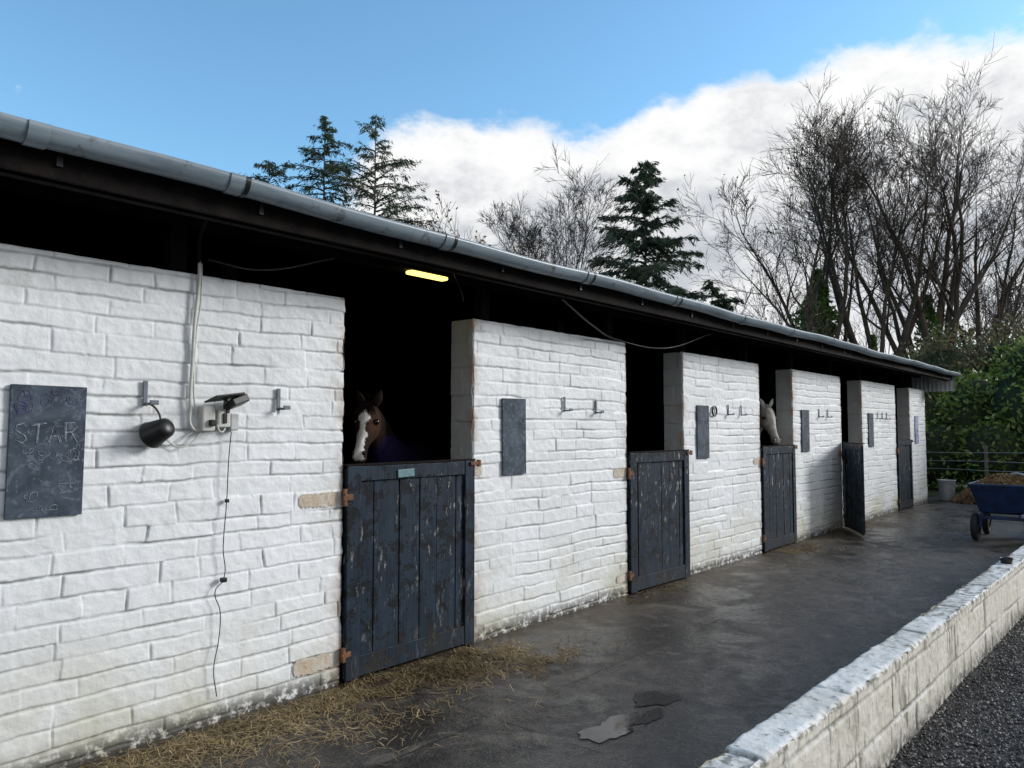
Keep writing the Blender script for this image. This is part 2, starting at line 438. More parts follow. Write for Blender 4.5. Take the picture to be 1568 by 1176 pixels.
for x in (-1.0, 2.4, 5.75, 9.05, 12.35, 15.65):
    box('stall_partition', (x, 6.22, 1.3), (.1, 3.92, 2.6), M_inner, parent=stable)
xs = np.arange(-3, 19.35, .02); ys = [3.49, 6.2, 8.7]
V = []
for x in xs:
    for y in ys: V.append((x, y, roof_z(y) + .018 * math.sin(x * 2 * math.pi / .146)))
nn = len(xs); F = []
for i in range(nn - 1):
    for j in range(2):
        F.append((i * 3 + j, (i + 1) * 3 + j, (i + 1) * 3 + j + 1, i * 3 + j + 1))
mesh_np('roof', V, F, M_roof, True, parent=stable)
V = [(x, y, roof_z(y) - .03) for x in (-2.98, 19.3) for y in ys]
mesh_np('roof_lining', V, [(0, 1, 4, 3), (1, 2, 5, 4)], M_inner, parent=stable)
sl = math.atan(.24)
for i in range(22):
    x = -2.5 + i * 1.03
    if x > 19.2: break
    L = 2.66 / math.cos(sl)
    box('rafter', (x, 3.53 + 1.33, roof_z(3.53 + 1.33) - .10), (.05, L, .12), M_dark, rot=(sl, 0, 0), parent=stable)
box('fascia', (8.17, 3.535, 2.71), (22.3, .028, .12), M_eave, parent=stable)
box('wall_plate', (8.1, 4.12, 2.80), (21.6, .1, .15), M_dark, parent=stable)
box('eave_batten', (8.1, 3.61, 2.665), (22.2, .05, .04), M_eave, parent=stable)
for x in (.35, 2.0, 4.5, 6.3, 7.8, 9.5, 11.1, 12.8, 14.4, 16.1, 17.7):
    box('post', (x, 4.12, 2.585), (.09, .09, .28), M_dark, parent=stable)
V = []; F = []
yy = np.arange(3.46, 4.42, .012)
for y in yy:
    o = .014 * math.sin(y * 2 * math.pi / .085)
    V += [(19.2 + o, y, 2.42), (19.2 + o, y, roof_z(y) - .035)]
for i in range(len(yy) - 1): F.append((2 * i, 2 * i + 2, 2 * i + 3, 2 * i + 1))
mesh_np('end_corrugated_panel', V, F, M_trans, True, parent=stable)

def half_round(name, x0, x1, r, thick, mat, step=.25, zc=2.815, yc=3.44):
    xs = np.linspace(x0, x1, max(2, int((x1 - x0) / step)))
    th = np.linspace(0, math.pi, 15)
    prof = [(math.cos(a) * r, -math.sin(a) * r * 1.12) for a in th] + [(math.cos(a) * (r - thick), -math.sin(a) * (r - thick) * 1.12) for a in th[::-1]]
    V = []
    for x in xs:
        dz = .008 * math.sin(x * 1.3) + .005 * math.sin(x * 3.7 + 1); dy = .005 * math.sin(x * 2.1)
        for p in prof: V.append((x, yc + p[0] + dy, zc + p[1] + dz))
    m = len(prof); F = []
    for i in range(len(xs) - 1):
        for j in range(m):
            F.append((i * m + j, i * m + (j + 1) % m, (i + 1) * m + (j + 1) % m, (i + 1) * m + j))
    return mesh_np(name, V, F, mat, True, parent=stable)
half_round('gutter', -3, 19.35, .068, .005, M_gut)
joints = [-1.7, -.3, 1.08, 1.94, 3.40, 4.95, 6.40, 7.9, 9.35, 10.8, 12.3, 13.8, 15.3, 16.8, 18.3]
for x in joints:
    half_round('gutter_joint', x - .04, x + .04, .074, .005, M_gut, .02)
for x in (1.99, 3.445, 4.995, 6.445):
    half_round('gutter_clip', x - .010, x + .014, .077, .005, M_black, .01)
for i in range(24):
    x = -2.6 + i * .95
    box('gutter_bracket', (x, 3.515, 2.745), (.025, .02, .09), M_black, parent=stable)

def door(parent, hinge, w, ang=0.0, h=1.345, seed=0):
    rs = random.Random(seed)
    parts = []
    n = 6; cuts = [0]
    for i in range(n): cuts.append(cuts[-1] + rs.uniform(.75, 1.3))
    cuts = [c * w / cuts[-1] for c in cuts]
    for i in range(n):
        a, b = cuts[i], cuts[i + 1]
        parts.append((((a + b) / 2, .012 + rs.uniform(-.005, .005), h / 2 + rs.uniform(-.004, .004)), (b - a - rs.uniform(.003, .010), .026, h - .03), M_door))
    parts += [((.055, -.010, h / 2), (.11, .018, h), M_door), ((w - .05, -.010, h / 2), (.10, .018, h), M_door),
              ((w / 2, -.010, h - .05), (w - .214, .016, .095), M_door), ((w / 2, -.010, .075), (w - .214, .016, .13), M_door),
              ((w / 2, .010, h + .007), (w + .02, .056, .014), M_dark)]
    rs2 = [((.0, -.024, 1.15), (.08, .007, .04), M_rust), ((-.02, -.016, 1.15), (.025, .025, .11), M_rust),
           ((.0, -.024, .17), (.07, .007, .035), M_rust), ((-.02, -.016, .17), (.025, .025, .09), M_rust),
           ((w + .0, -.028, h - .02), (.11, .010, .028), M_rust), ((w + .04, -.022, h - .02), (.025, .025, .05), M_rust)]
    root = empty('stable_door', hinge); root.rotation_euler = (0, 0, ang)
    set_parent(root, parent)
    for j, (c, s, m) in enumerate(parts + rs2):
        rr = (0, R(rs.uniform(-.3, .3)), 0) if j < n else None
        b = box('plank' if j < n else ('frame' if j < len(parts) else 'hinge'), c, s, m, .003, rr)
        b.parent = root
    return root
for i, (a, b) in enumerate(openings):
    if i == 3:
        door(stable, (a + .0, WY - .03, .02), b - a - .04, R(180 + 30), seed=i)
    else:
        door(stable, (a + .012, WY - .012, .012), b - a - .024, 0 if i != 1 else R(-2), seed=i)
box('name_plate', (3.07 + .50, WY - .012 - .024, 1.295), (.15, .008, .055), M_plate, .004, (0, R(-2), 0), parent=stable)

def m_patch():
    m, t, bs, pos = newmat('bare_mortar')
    n = t.noise(pos, 28, 6, .7); n2 = t.noise(pos, 9, 3)
    c = t.mix(t.ramp(n2, .35, .65), (.54, .45, .34), (.64, .60, .54)); c = t.mix(t.ramp(n, .5, .7, 0, .8), c, (.42, .27, .15))
    t.set(bs, 'Base Color', c); bs.inputs['Roughness'].default_value = .9
    t.set(bs, 'Normal', t.n('ShaderNodeBump', {'Strength': 1, 'Distance': .008, 'Height': n})); return m
M_patch = m_patch()
def patch(x0, x1, z, hh):
    rs = random.Random(int(x0 * 100 + z * 10)); n = 26; pts = []
    for i in range(n):
        x = x0 + (x1 - x0) * i / (n - 1); e = min(1, min(i, n - 1 - i) / 2.5 + .45); pts.append((x, z - hh / 2 * e * rs.uniform(.7, 1.05)))
    for i in range(n):
        x = x1 - (x1 - x0) * i / (n - 1); e = min(1, min(i, n - 1 - i) / 2.5 + .45); pts.append((x, z + hh / 2 * e * rs.uniform(.7, 1.05)))
    me = bpy.data.meshes.new('bare_patch'); me.from_pydata([(x, WY - .0045, zz) for x, zz in pts], [], [list(range(2 * n))])
    me.materials.append(M_patch); ob = bpy.data.objects.new('bare_patch', me); col.objects.link(ob); set_parent(ob, stable)
patch(2.74, 3.03, 1.16, .10); patch(2.72, 2.99, .17, .11)
patch(6.22, 6.44, 1.17, .09); patch(6.26, 6.44, .17, .08); patch(9.5, 9.70, 1.18, .09); patch(4.29, 4.37, 1.30, .14)
patch(12.85, 13.0, 1.2, .1)

# ------------------------------------------------------------------ things on the wall
def chalkboard(x0, x1, z0, z1, mat=M_board, tilt=0):
    e = empty('chalkboard_sign', ((x0 + x1) / 2, WY - .012, (z0 + z1) / 2))
    box('slate', e.location, (x1 - x0, .014, z1 - z0), mat, .003, (0, R(tilt), 0), parent=e)
    return e
cb = chalkboard(1.19, 1.515, 1.19, 1.80, tilt=.6)
def letters(cb, word, x0, z0, w, h, gap, mat):
    G = {'S': [[(.95, .85), (.6, 1), (.15, .9), (.05, .68), (.4, .52), (.85, .4), (.95, .2), (.55, 0), (.05, .12)]],
         'T': [[(-.1, .93), (1.15, 1.04)], [(.5, 1), (.44, -.05)]], 'A': [[(-.05, -.05), (.45, 1), (1.0, .03)], [(.15, .35), (.9, .42)]],
         'R': [[(.05, 0), (.0, 1), (.7, 1.02), (.9, .75), (.6, .52), (.08, .5)], [(.45, .5), (1.05, -.08)]]}
    rs = random.Random(4)
    for i, ch in enumerate(word):
        up = rs.uniform(-.006, .008)
        for st in G[ch]:
            for rep in range(3):
                pts = [(x0 + i * (w + gap) + p[0] * w + rs.uniform(-.004, .004), WY - .0205, z0 + up + p[1] * h + rs.uniform(-.005, .005)) for p in st]
                cable('chalk_mark', pts, .0012, mat, cb, poly=True)
letters(cb, 'STAR', 1.215, 1.535, .052, .09, .018, M_chalk)
def scribble(cb, x0, x1, z0, z1, n, mat, seed):
    rs = random.Random(seed)
    for _ in range(n):
        x = rs.uniform(x0, x1); z = rs.uniform(z0, z1); pts = []; a = rs.uniform(0, 6.28); r = rs.uniform(.012, .03)
        for i in range(12):
            pts.append((min(max(x + r * math.cos(a), x0), x1), WY - .0205, min(max(z + r * math.sin(a), z0), z1))); a += rs.uniform(.4, .9); x += rs.uniform(-.004, .010)
        cable('chalk_mark', pts, .0011, mat, cb, poly=True)
scribble(cb, 1.21, 1.49, 1.66, 1.78, 9, M_chalkp, 1); scribble(cb, 1.21, 1.49, 1.44, 1.52, 8, M_chalk, 2)
scribble(cb, 1.22, 1.49, 1.22, 1.34, 5, M_chalk, 3)
for (a, b, z0, z1, tl) in [(4.60, 4.89, 1.23, 1.84, -.5), (7.93, 8.22, 1.26, 1.86, .4), (11.2, 11.5, 1.26, 1.87, 0), (14.5, 14.8, 1.27, 1.87, .6)]:
    c_ = chalkboard(a, b, z0, z1, tilt=tl)
    scribble(c_, a + .03, b - .03, z0 + .35, z1 - .05, 6, M_chalk, int(a * 10))
M_bw = simple('white_sign', (.5, .53, .62), .5, scale=12, c2=(.12, .16, .35))
chalkboard(17.85, 18.12, 1.28, 1.86, M_bw)

def hook(x, z):
    e = empty('wall_hook', (x, WY - .01, z))
    box('plate', (x, WY - .012, z), (.024, .010, .13), M_hook, .003, parent=e)
    box('arm', (x + .005, WY - .04, z - .055), (.016, .06, .014), M_hook, .003, parent=e)
    box('lip', (x + .022, WY - .068, z - .048), (.045, .010, .024), M_hook, .003, parent=e)
for x, z in [(1.80, 1.78), (2.58, 1.77), (5.43, 1.81), (5.92, 1.80), (8.75, 1.82), (9.12, 1.82), (11.95, 1.83), (12.35, 1.83), (15.1, 1.83), (15.4, 1.83), (15.7, 1.83)]:
    hook(x, z)
bpy.ops.mesh.primitive_torus_add(major_radius=.055, minor_radius=.010, location=(8.36, WY - .02, 1.80), rotation=(R(90), 0, 0))
ob = bpy.context.object; ob.name = 'tether_ring'; ob.data.materials.append(M_black)

e = empty('hanging_lamp', (1.83, WY - .08, 1.60))
def lathe(name, prof, mat, loc, rot=(0, 0, 0), k=20, parent=None, smooth=True):
    V = []; F = []
    for (r, z) in prof:
        for i in range(k): V.append((r * math.cos(i * 2 * math.pi / k), r * math.sin(i * 2 * math.pi / k), z))
    for a in range(len(prof) - 1):
        for i in range(k): F.append((a * k + i, a * k + (i + 1) % k, (a + 1) * k + (i + 1) % k, (a + 1) * k + i))
    ob = mesh_np(name, V, F, mat, smooth); ob.location = loc; ob.rotation_euler = rot
    if parent: set_parent(ob, parent)
    return ob
lathe('shade', [(.0005, .075), (.03, .075), (.05, .06), (.068, -.05), (.072, -.055), (.062, -.05), (.045, .05), (.0005, .06)], M_black, (1.84, WY - .085, 1.585), (R(65), R(35), 0), parent=e)
cable('cord', [(1.80, WY - .05, 1.73), (1.83, WY - .07, 1.70), (1.845, WY - .09, 1.65), (1.84, WY - .1, 1.62)], .005, M_black, e)
cable('wire', [(1.88, WY - .05, 1.56), (1.95, WY - .02, 1.52), (2.02, WY - .02, 1.56), (2.10, WY - .02, 1.60)], .0035, M_pvc, e)

fl = empty('flood_light', (2.18, WY - .05, 1.66))
box('junction_box', (2.125, WY - .035, 1.655), (.075, .05, .14), M_pvc, .008, parent=fl)
box('socket_box', (2.215, WY - .035, 1.655), (.075, .05, .10), M_pvc, .008, parent=fl)
box('socket_box', (2.28, WY - .03, 1.635), (.05, .045, .095), M_galv, .006, parent=fl)
box('lamp_head', (2.27, WY - .085, 1.745), (.11, .09, .045), M_black, .008, (R(-20), R(-18), R(10)), fl)
box('lamp_visor', (2.19, WY - .10, 1.768), (.17, .14, .010), M_black, .003, (R(-12), R(-8), 0), fl)
box('bracket', (2.23, WY - .05, 1.72), (.02, .04, .07), M_black, .003, parent=fl)
box('lens', (2.215, WY - .064, 1.655), (.022, .01, .055), M_black, .003, parent=fl)
box('sensor', (2.14, WY - .068, 1.63), (.035, .03, .035), M_black, .006, parent=fl)
cable('sensor_lead', [(2.17, WY - .06, 1.62), (2.19, WY - .07, 1.58), (2.22, WY - .06, 1.60)], .004, M_pvc, fl)

pc = empty('power_cable', (2.05, WY - .02, 2.1))
cable('white_conduit', [(2.065, 3.98, 2.56), (2.068, 3.975, 2.42), (2.05, 3.975, 2.2), (2.04, 3.975, 1.95), (2.035, 3.975, 1.72), (2.05, 3.975, 1.60), (2.10, 3.975, 1.585)], .009, M_pvc, pc)
cable('conduit_twin', [(2.085, 3.985, 2.5), (2.083, 3.98, 2.3), (2.06, 3.98, 2.1), (2.055, 3.98, 1.8), (2.07, 3.98, 1.68)], .005, M_pvc, pc)
cable('eave_flex', [(2.065, 3.98, 2.5), (2.03, 3.9, 2.63), (1.98, 3.7, 2.7), (1.93, 3.56, 2.68)], .010, M_dark, pc)
cable('loop', [(1.92, 3.98, 1.54), (1.97, 3.97, 1.50), (2.05, 3.97, 1.53), (2.10, 3.97, 1.585)], .004, M_pvc, pc)
cable('down_wire', [(2.27, 3.965, 1.58), (2.262, 3.97, 1.45), (2.255, 3.972, 1.2), (2.24, 3.972, .95), (2.245, 3.972, .77), (2.20, 3.972, .72), (2.23, 3.972, .6), (2.225, 3.972, .45), (2.20, 3.972, .3), (2.22, 3.972, .15)], .0026, M_black, pc)
box('cable_clip', (2.245, 3.97, .77), (.03, .03, .025), M_black, .004, parent=pc)
box('cable_clip', (2.258, 3.975, 1.20), (.02, .02, .02), M_black, .003, parent=pc)
ec = empty('eave_cable', (5, 3.7, 2.6))
cable('sagging_flex', [(2.1, 3.95, 2.52), (2.35, 3.85, 2.49), (2.75, 3.7, 2.6)], .005, M_black, ec)
cable('sagging_flex', [(4.9, 3.62, 2.63), (5.5, 3.75, 2.50), (6.3, 3.95, 2.44), (7.0, 3.85, 2.42), (7.7, 3.7, 2.62)], .007, M_black, ec)
cable('sagging_flex', [(3.95, 3.9, 2.74), (3.98, 3.85, 2.60), (4.0, 3.84, 2.52)], .005, M_black, ec)

m, t, bs, pos = newmat('lit_tube'); bs.inputs['Emission Color'].default_value = (1, .78, .18, 1); bs.inputs['Emission Strength'].default_value = 2.5
bs.inputs['Base Color'].default_value = (.8, .6, .2, 1)
fx = empty('fluorescent_light', (3.77, 4.10, 2.72))
box('housing', (3.72, 4.02, 2.735), (.55, .10, .05), M_dark, .006, parent=fx)
box('tube', (3.79, 4.0, 2.695), (.36, .07, .026), m, .01, parent=fx)

# ------------------------------------------------------------------ low block wall
lw_ang = R(-1.3); U = (math.cos(lw_ang), math.sin(lw_ang), 0); Nn = (math.sin(lw_ang), -math.cos(lw_ang), 0)
H = .45; LW = .158
pl = make_pattern(51, .6, -3, 30, (.215, .225), (.43, .46), .016, .012, .004, .004, .0025)
pt = make_pattern(52, .3, -3, 30, (.6, .7), (.42, .46), .018, .016, .008, .005, .003)
O0 = np.array([0, 1.155, 0.])
pb = PB()
for (a, b, r) in [(-3, 1.0, .02), (1.0, 7, .009), (7, 26, .02)]:
    pb.add(O0, U, (0, 0, 1), Nn, a, b, -.02, H, r, pl, 't', rt=min(r, .012))
    pb.add(O0 + np.array([0, 0, H]), U, tuple(-np.array(Nn)), (0, 0, 1), a, b, 0, LW, r, pt, 'bt', rt=min(r, .009))
    pb.add(O0 - np.array(Nn) * LW, U, (0, 0, 1), tuple(-np.array(Nn)), a, b, -.02, H, max(r, .015), pl, 't', rt=.015)
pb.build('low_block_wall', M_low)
lathe('small_feed_tub', [(.0005, .0), (.04, .0), (.05, .045), (.054, .05), (.045, .045), (.035, .01), (.0005, .01)], M_black, (7.75, 1.155 - .0227 * 7.75 + .08, .455))

# ------------------------------------------------------------------ straw
def straw(name, blobs, mat=M_straw):
    C = []
    for (x, y, sx, sy, n, hz) in blobs:
        px = x + rng.randn(n) * sx; py = y + rng.randn(n) * sy
        e = np.exp(-(((px - x) / sx) ** 2 + ((py - y) / sy) ** 2) / 2)
        nz_ = vn(px * 5, py * 5, 9)
        pz = .005 + rng.rand(n) * hz * e * (.5 + .5 * nz_)
        k = (py < 3.965) & (nz_ + .9 * rng.rand(n) > .15)
        C.append(np.stack([px, py, pz], 1)[k])
    C = np.concatenate(C); n = len(C)
    a = rng.randn(n, 3); a[:, 2] *= .12; a /= np.linalg.norm(a, axis=1, keepdims=True)
    b = np.stack([-a[:, 1], a[:, 0], rng.randn(n) * .3], 1); b /= np.linalg.norm(b, axis=1, keepdims=True)
    L = (.015 + .055 * rng.rand(n) ** 1.4)[:, None]; w = (.001 + .0012 * rng.rand(n))[:, None]
    bend = rng.randn(n, 3) * .012; bend[:, 2] = np.abs(bend[:, 2])
    V = np.stack([C - a * L - b * w, C - a * L + b * w, C + bend + b * w, C + bend - b * w, C + a * L + b * w, C + a * L - b * w], 1)
    V[:, :, 2] = np.maximum(V[:, :, 2], .003)
    V = V.reshape(-1, 3); i = (np.arange(n) * 6)[:, None]
    F = np.concatenate([i + np.array([[0, 1, 2, 3]]), i + np.array([[3, 2, 4, 5]])])
    return mesh_np(name, V, F, mat, attrs={'rnd': np.repeat(rng.rand(n), 6)})
straw('straw_litter', [
    (3.85, 3.70, .24, .12, 4800, .14), (3.35, 3.80, .25, .09, 2000, .05), (2.6, 3.78, .5, .09, 2100, .03), (1.8, 3.76, .6, .10, 2100, .03),
    (2.6, 3.50, .7, .20, 1300, .008), (4.29, 3.29, .15, .07, 650, .04), (4.0, 3.45, .40, .18, 900, .008), (3.2, 3.2, 1.0, .3, 600, .004),
    (10.3, 3.75, .35, .10, 1000, .02), (10.0, 3.5, .6, .25, 500, .004), (13.6, 3.75, .5, .15, 600, .015), (6.9, 3.8, .35, .08, 250, .008), (9, 3.3, 3, .5, 500, .003), (12, 2.2, 2, .5, 700, .006)])

# puddles
def puddle(x, y, rx, ry, seed, mat, z=.004):
    rs = random.Random(seed); pts = []
    ph = [rs.uniform(0, 6.28) for _ in range(5)]
    for i in range(70):
        a = i * 2 * math.pi / 70
        r = 1 + .20 * math.sin(2 * a + ph[0]) + .14 * math.sin(3 * a + ph[1]) + .10 * math.sin(5 * a + ph[2]) + .06 * math.sin(9 * a + ph[3]) + .04 * math.sin(14 * a + ph[4])
        pts.append((x + rx * r * math.cos(a), y + ry * r * math.sin(a)))
    return poly('puddle', pts, z, mat)
m, t, bs, pos = newmat('puddle_water'); bs.inputs['Base Color'].default_value = (.028, .026, .024, 1)
t.set(bs, 'Roughness', t.ramp(t.noise(pos, 6, 3), .35, .65, .05, .25))
t.set(bs, 'Normal', t.n('ShaderNodeBump', {'Strength': .3, 'Distance': .003, 'Height': t.noise(pos, 12, 3)}))
M_pud = m
M_damp = simple('damp_stain', (.006, .005, .005), .3, scale=14, c2=(.012, .011, .010), bump=.004, spec=.3)
puddle(3.56, 2.31, .20, .11, 4, M_pud); puddle(4.1, 2.36, .16, .10, 5, M_damp); puddle(3.83, 2.24, .12, .06, 8, M_damp, .003)

# ------------------------------------------------------------------ cart, bucket, muck heap, fence
cart = empty('muck_cart', (13.1, 1.78, 0))
x0, x1 = 12.55, 13.85; y0, y1 = 1.40, 2.14
def frustum(name, b0, b1, zb, zt, mat, th=.02, parent=None):
    (ax0, ax1, ay0, ay1) = b0; (tx0, tx1, ty0, ty1) = b1
    V = [(ax0, ay0, zb), (ax1, ay0, zb), (ax1, ay1, zb), (ax0, ay1, zb), (tx0, ty0, zt), (tx1, ty0, zt), (tx1, ty1, zt), (tx0, ty1, zt)]
    F = [(0, 3, 2, 1), (0, 1, 5, 4), (1, 2, 6, 5), (2, 3, 7, 6), (3, 0, 4, 7)]
    ob = mesh_np(name, V, F, mat); md = ob.modifiers.new('s', 'SOLIDIFY'); md.thickness = th
    md = ob.modifiers.new('b', 'BEVEL'); md.width = .006
    if parent: set_parent(ob, parent)
    return ob
frustum('tub', (x0 + .16, x1 - .16, y0 + .10, y1 - .10), (x0, x1, y0, y1), .42, .80, M_blue, parent=cart)
for c, s in [(((x0 + x1) / 2, y0, .81), (1.34, .03, .03)), (((x0 + x1) / 2, y1, .81), (1.34, .03, .03)), ((x0, 1.77, .81), (.03, .70, .03)), ((x1, 1.77, .81), (.03, .70, .03)),
             (((x0 + x1) / 2, y0 + .14, .385), (1.25, .04, .05)), (((x0 + x1) / 2, y1 - .14, .385), (1.25, .04, .05)), ((x0 + .2, 1.77, .34), (.05, .62, .05)), ((x1 - .2, 1.77, .34), (.05, .62, .05)),
             ((x0 + .2, y0 + .1, .28), (.04, .04, .16)), ((x0 + .2, y1 - .1, .28), (.04, .04, .16))]:
    box('frame', c, s, M_blue, .006, parent=cart)
for wx in (x0 + .2, x1 - .2):
    for wy in (y0 + .04, y1 - .04):
        bpy.ops.mesh.primitive_torus_add(major_radius=.155, minor_radius=.045, location=(wx, wy, .2), rotation=(R(90), 0, 0))
        o = bpy.context.object; o.name = 'tyre'; o.data.materials.append(M_tyre); set_parent(o, cart)
        for p in o.data.polygons: p.use_smooth = True
        lathe('wheel_hub', [(.0005, -.03), (.04, -.03), (.05, -.012), (.125, -.012), (.125, .012), (.05, .012), (.04, .03), (.0005, .03)], M_blue, (wx, wy, .2), (R(90), 0, 0), parent=cart)
cable('handle', [(x1, y0 + .15, .5), (x1 + .35, y0 + .18, .8), (x1 + .4, 1.77, .9), (x1 + .35, y1 - .18, .8), (x1, y1 - .15, .5)], .016, M_galv, cart)
n = 8000
px = x0 + .05 + rng.rand(n) * 1.2; py = y0 + .05 + rng.rand(n) * .64
hz = .78 + .15 * np.sin((px - x0) / 1.3 * np.pi) * np.sin((py - y0) / .74 * np.pi) + .03 * vn(px * 9, py * 9, 3)
Vv, Ff, rr = leaves(np.stack([px, py, hz], 1), .03, rng, .12, .5)
mesh_np('straw_load', Vv, Ff, M_muck, attrs={'rnd': rr}, parent=cart)
gx, gy = np.meshgrid(np.linspace(x0 + .02, x1 - .02, 30), np.linspace(y0 + .02, y1 - .02, 20), indexing='ij')
gz = .74 + .16 * np.sin((gx - x0) / 1.3 * np.pi) * np.sin((gy - y0) / .74 * np.pi) + .03 * vn(gx * 9, gy * 9, 3)
idx = np.arange(600).reshape(30, 20)
mesh_np('load_bed', np.stack([gx, gy, gz], 2).reshape(-1, 3), np.stack([idx[:-1, :-1], idx[1:, :-1], idx[1:, 1:], idx[:-1, 1:]], 2).reshape(-1, 4), simple('muck', (.10, .06, .025), .95, scale=30, bump=.02), True, parent=cart)

bk = empty('metal_bucket', (19.35, 3.72, 0))
lathe('pail', [(.0005, .01), (.13, .01), (.135, .02), (.15, .18), (.153, .19), (.155, .2), (.18, .44), (.188, .45), (.188, .46), (.176, .455), (.13, .03), (.0005, .03)], M_galv, (19.35, 3.72, 0), parent=bk, k=28)
cable('bail', [(19.35, 3.54, .43), (19.28, 3.6, .36), (19.2, 3.72, .30), (19.28, 3.84, .36), (19.35, 3.9, .43)], .006, M_galv, bk)

n = 8000; aa = rng.rand(n) * 6.28; rr_ = np.sqrt(rng.rand(n)); px = 19.4 + .7 * rr_ * np.cos(aa); py = 3.15 + .45 * rr_ * np.sin(aa)
pz = .02 + .32 * (1 - rr_ ** 2) * (.8 + .3 * vn(px * 5, py * 5, 8)) * (0.75 + .25 * rng.rand(n))
Vv, Ff, rr = leaves(np.stack([px, py, pz], 1), .04, rng, .4)
mesh_np('muck_heap', Vv, Ff, leafmat('muck_leaves', [(.20, .12, .07), (.30, .20, .12), (.12, .07, .04)]), attrs={'rnd': rr})

fe = empty('wire_fence', (21, 0, 0))
M_post = simple('fence_post', (.16, .14, .12), .9)
for y in np.arange(-10, 11, 2.6):
    box('post', (21.0, y + .2, .6), (.07, .07, 1.2), M_post, .01, parent=fe)
for z in (.62, .82, 1.03):
    cable('wire', [(20.95, y, z + .012 * math.sin(y * 2 + z * 9)) for y in np.arange(-10, 11, 1.0)], .005, M_galv, fe)

# ------------------------------------------------------------------ hedge
def blob_leaves(name, ctrs, n, size, mat, core=True, seed=0, aspect=.5, parent=None, shell=.55):
    rg = np.random.RandomState(seed); C = []
    vol = np.array([c[3] * c[4] * c[5] for c in ctrs]) ** .67; vol /= vol.sum()
    for c, v in zip(ctrs, vol):
        k = int(n * v); d = rg.randn(k, 3); d /= np.linalg.norm(d, axis=1, keepdims=True)
        lump = 1 + .25 * vn(d[:, 0] * 3 + c[0], d[:, 1] * 3 + d[:, 2] * 4, seed + 3) + .12 * vn(d[:, 0] * 9 + c[1], d[:, 2] * 9 + d[:, 1] * 5, seed + 4)
        r = (shell + (1 - shell) * rg.rand(k) ** .6) * lump
        C.append(np.array(c[:3]) + d * r[:, None] * np.array(c[3:6]))
    C = np.concatenate(C); C = C[C[:, 2] > .02]
    V, F, rr = leaves(C, size, rg, aspect)
    ob = mesh_np(name, V, F, mat, attrs={'rnd': rr}, parent=parent)
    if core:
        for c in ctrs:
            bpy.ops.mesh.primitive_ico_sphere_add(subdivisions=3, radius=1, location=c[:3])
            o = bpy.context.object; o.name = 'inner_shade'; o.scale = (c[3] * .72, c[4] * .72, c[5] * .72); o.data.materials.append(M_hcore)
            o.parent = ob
    return ob
ctrs = []
rs = random.Random(3)
for i, y in enumerate(np.arange(-9, 9.5, 1.3)):
    top = 3.1 + .35 * math.sin(i * 1.7) + (.5 if y < 3.5 else 0)
    ctrs.append((23.6 + rs.uniform(-.2, .2), y, top * .5 - .1, 1.25, 1.15, top * .56))
    ctrs.append((22.9 + rs.uniform(-.2, .2), y + .6, .9, 1.0, 1.0, 1.1))
    ctrs.append((23.9 + rs.uniform(-.3, .3), y + rs.uniform(-.4, .4), top * .85, .9, .85, .8))
blob_leaves('laurel_hedge', ctrs, 56000, .075, M_hedge, seed=4, shell=.72)

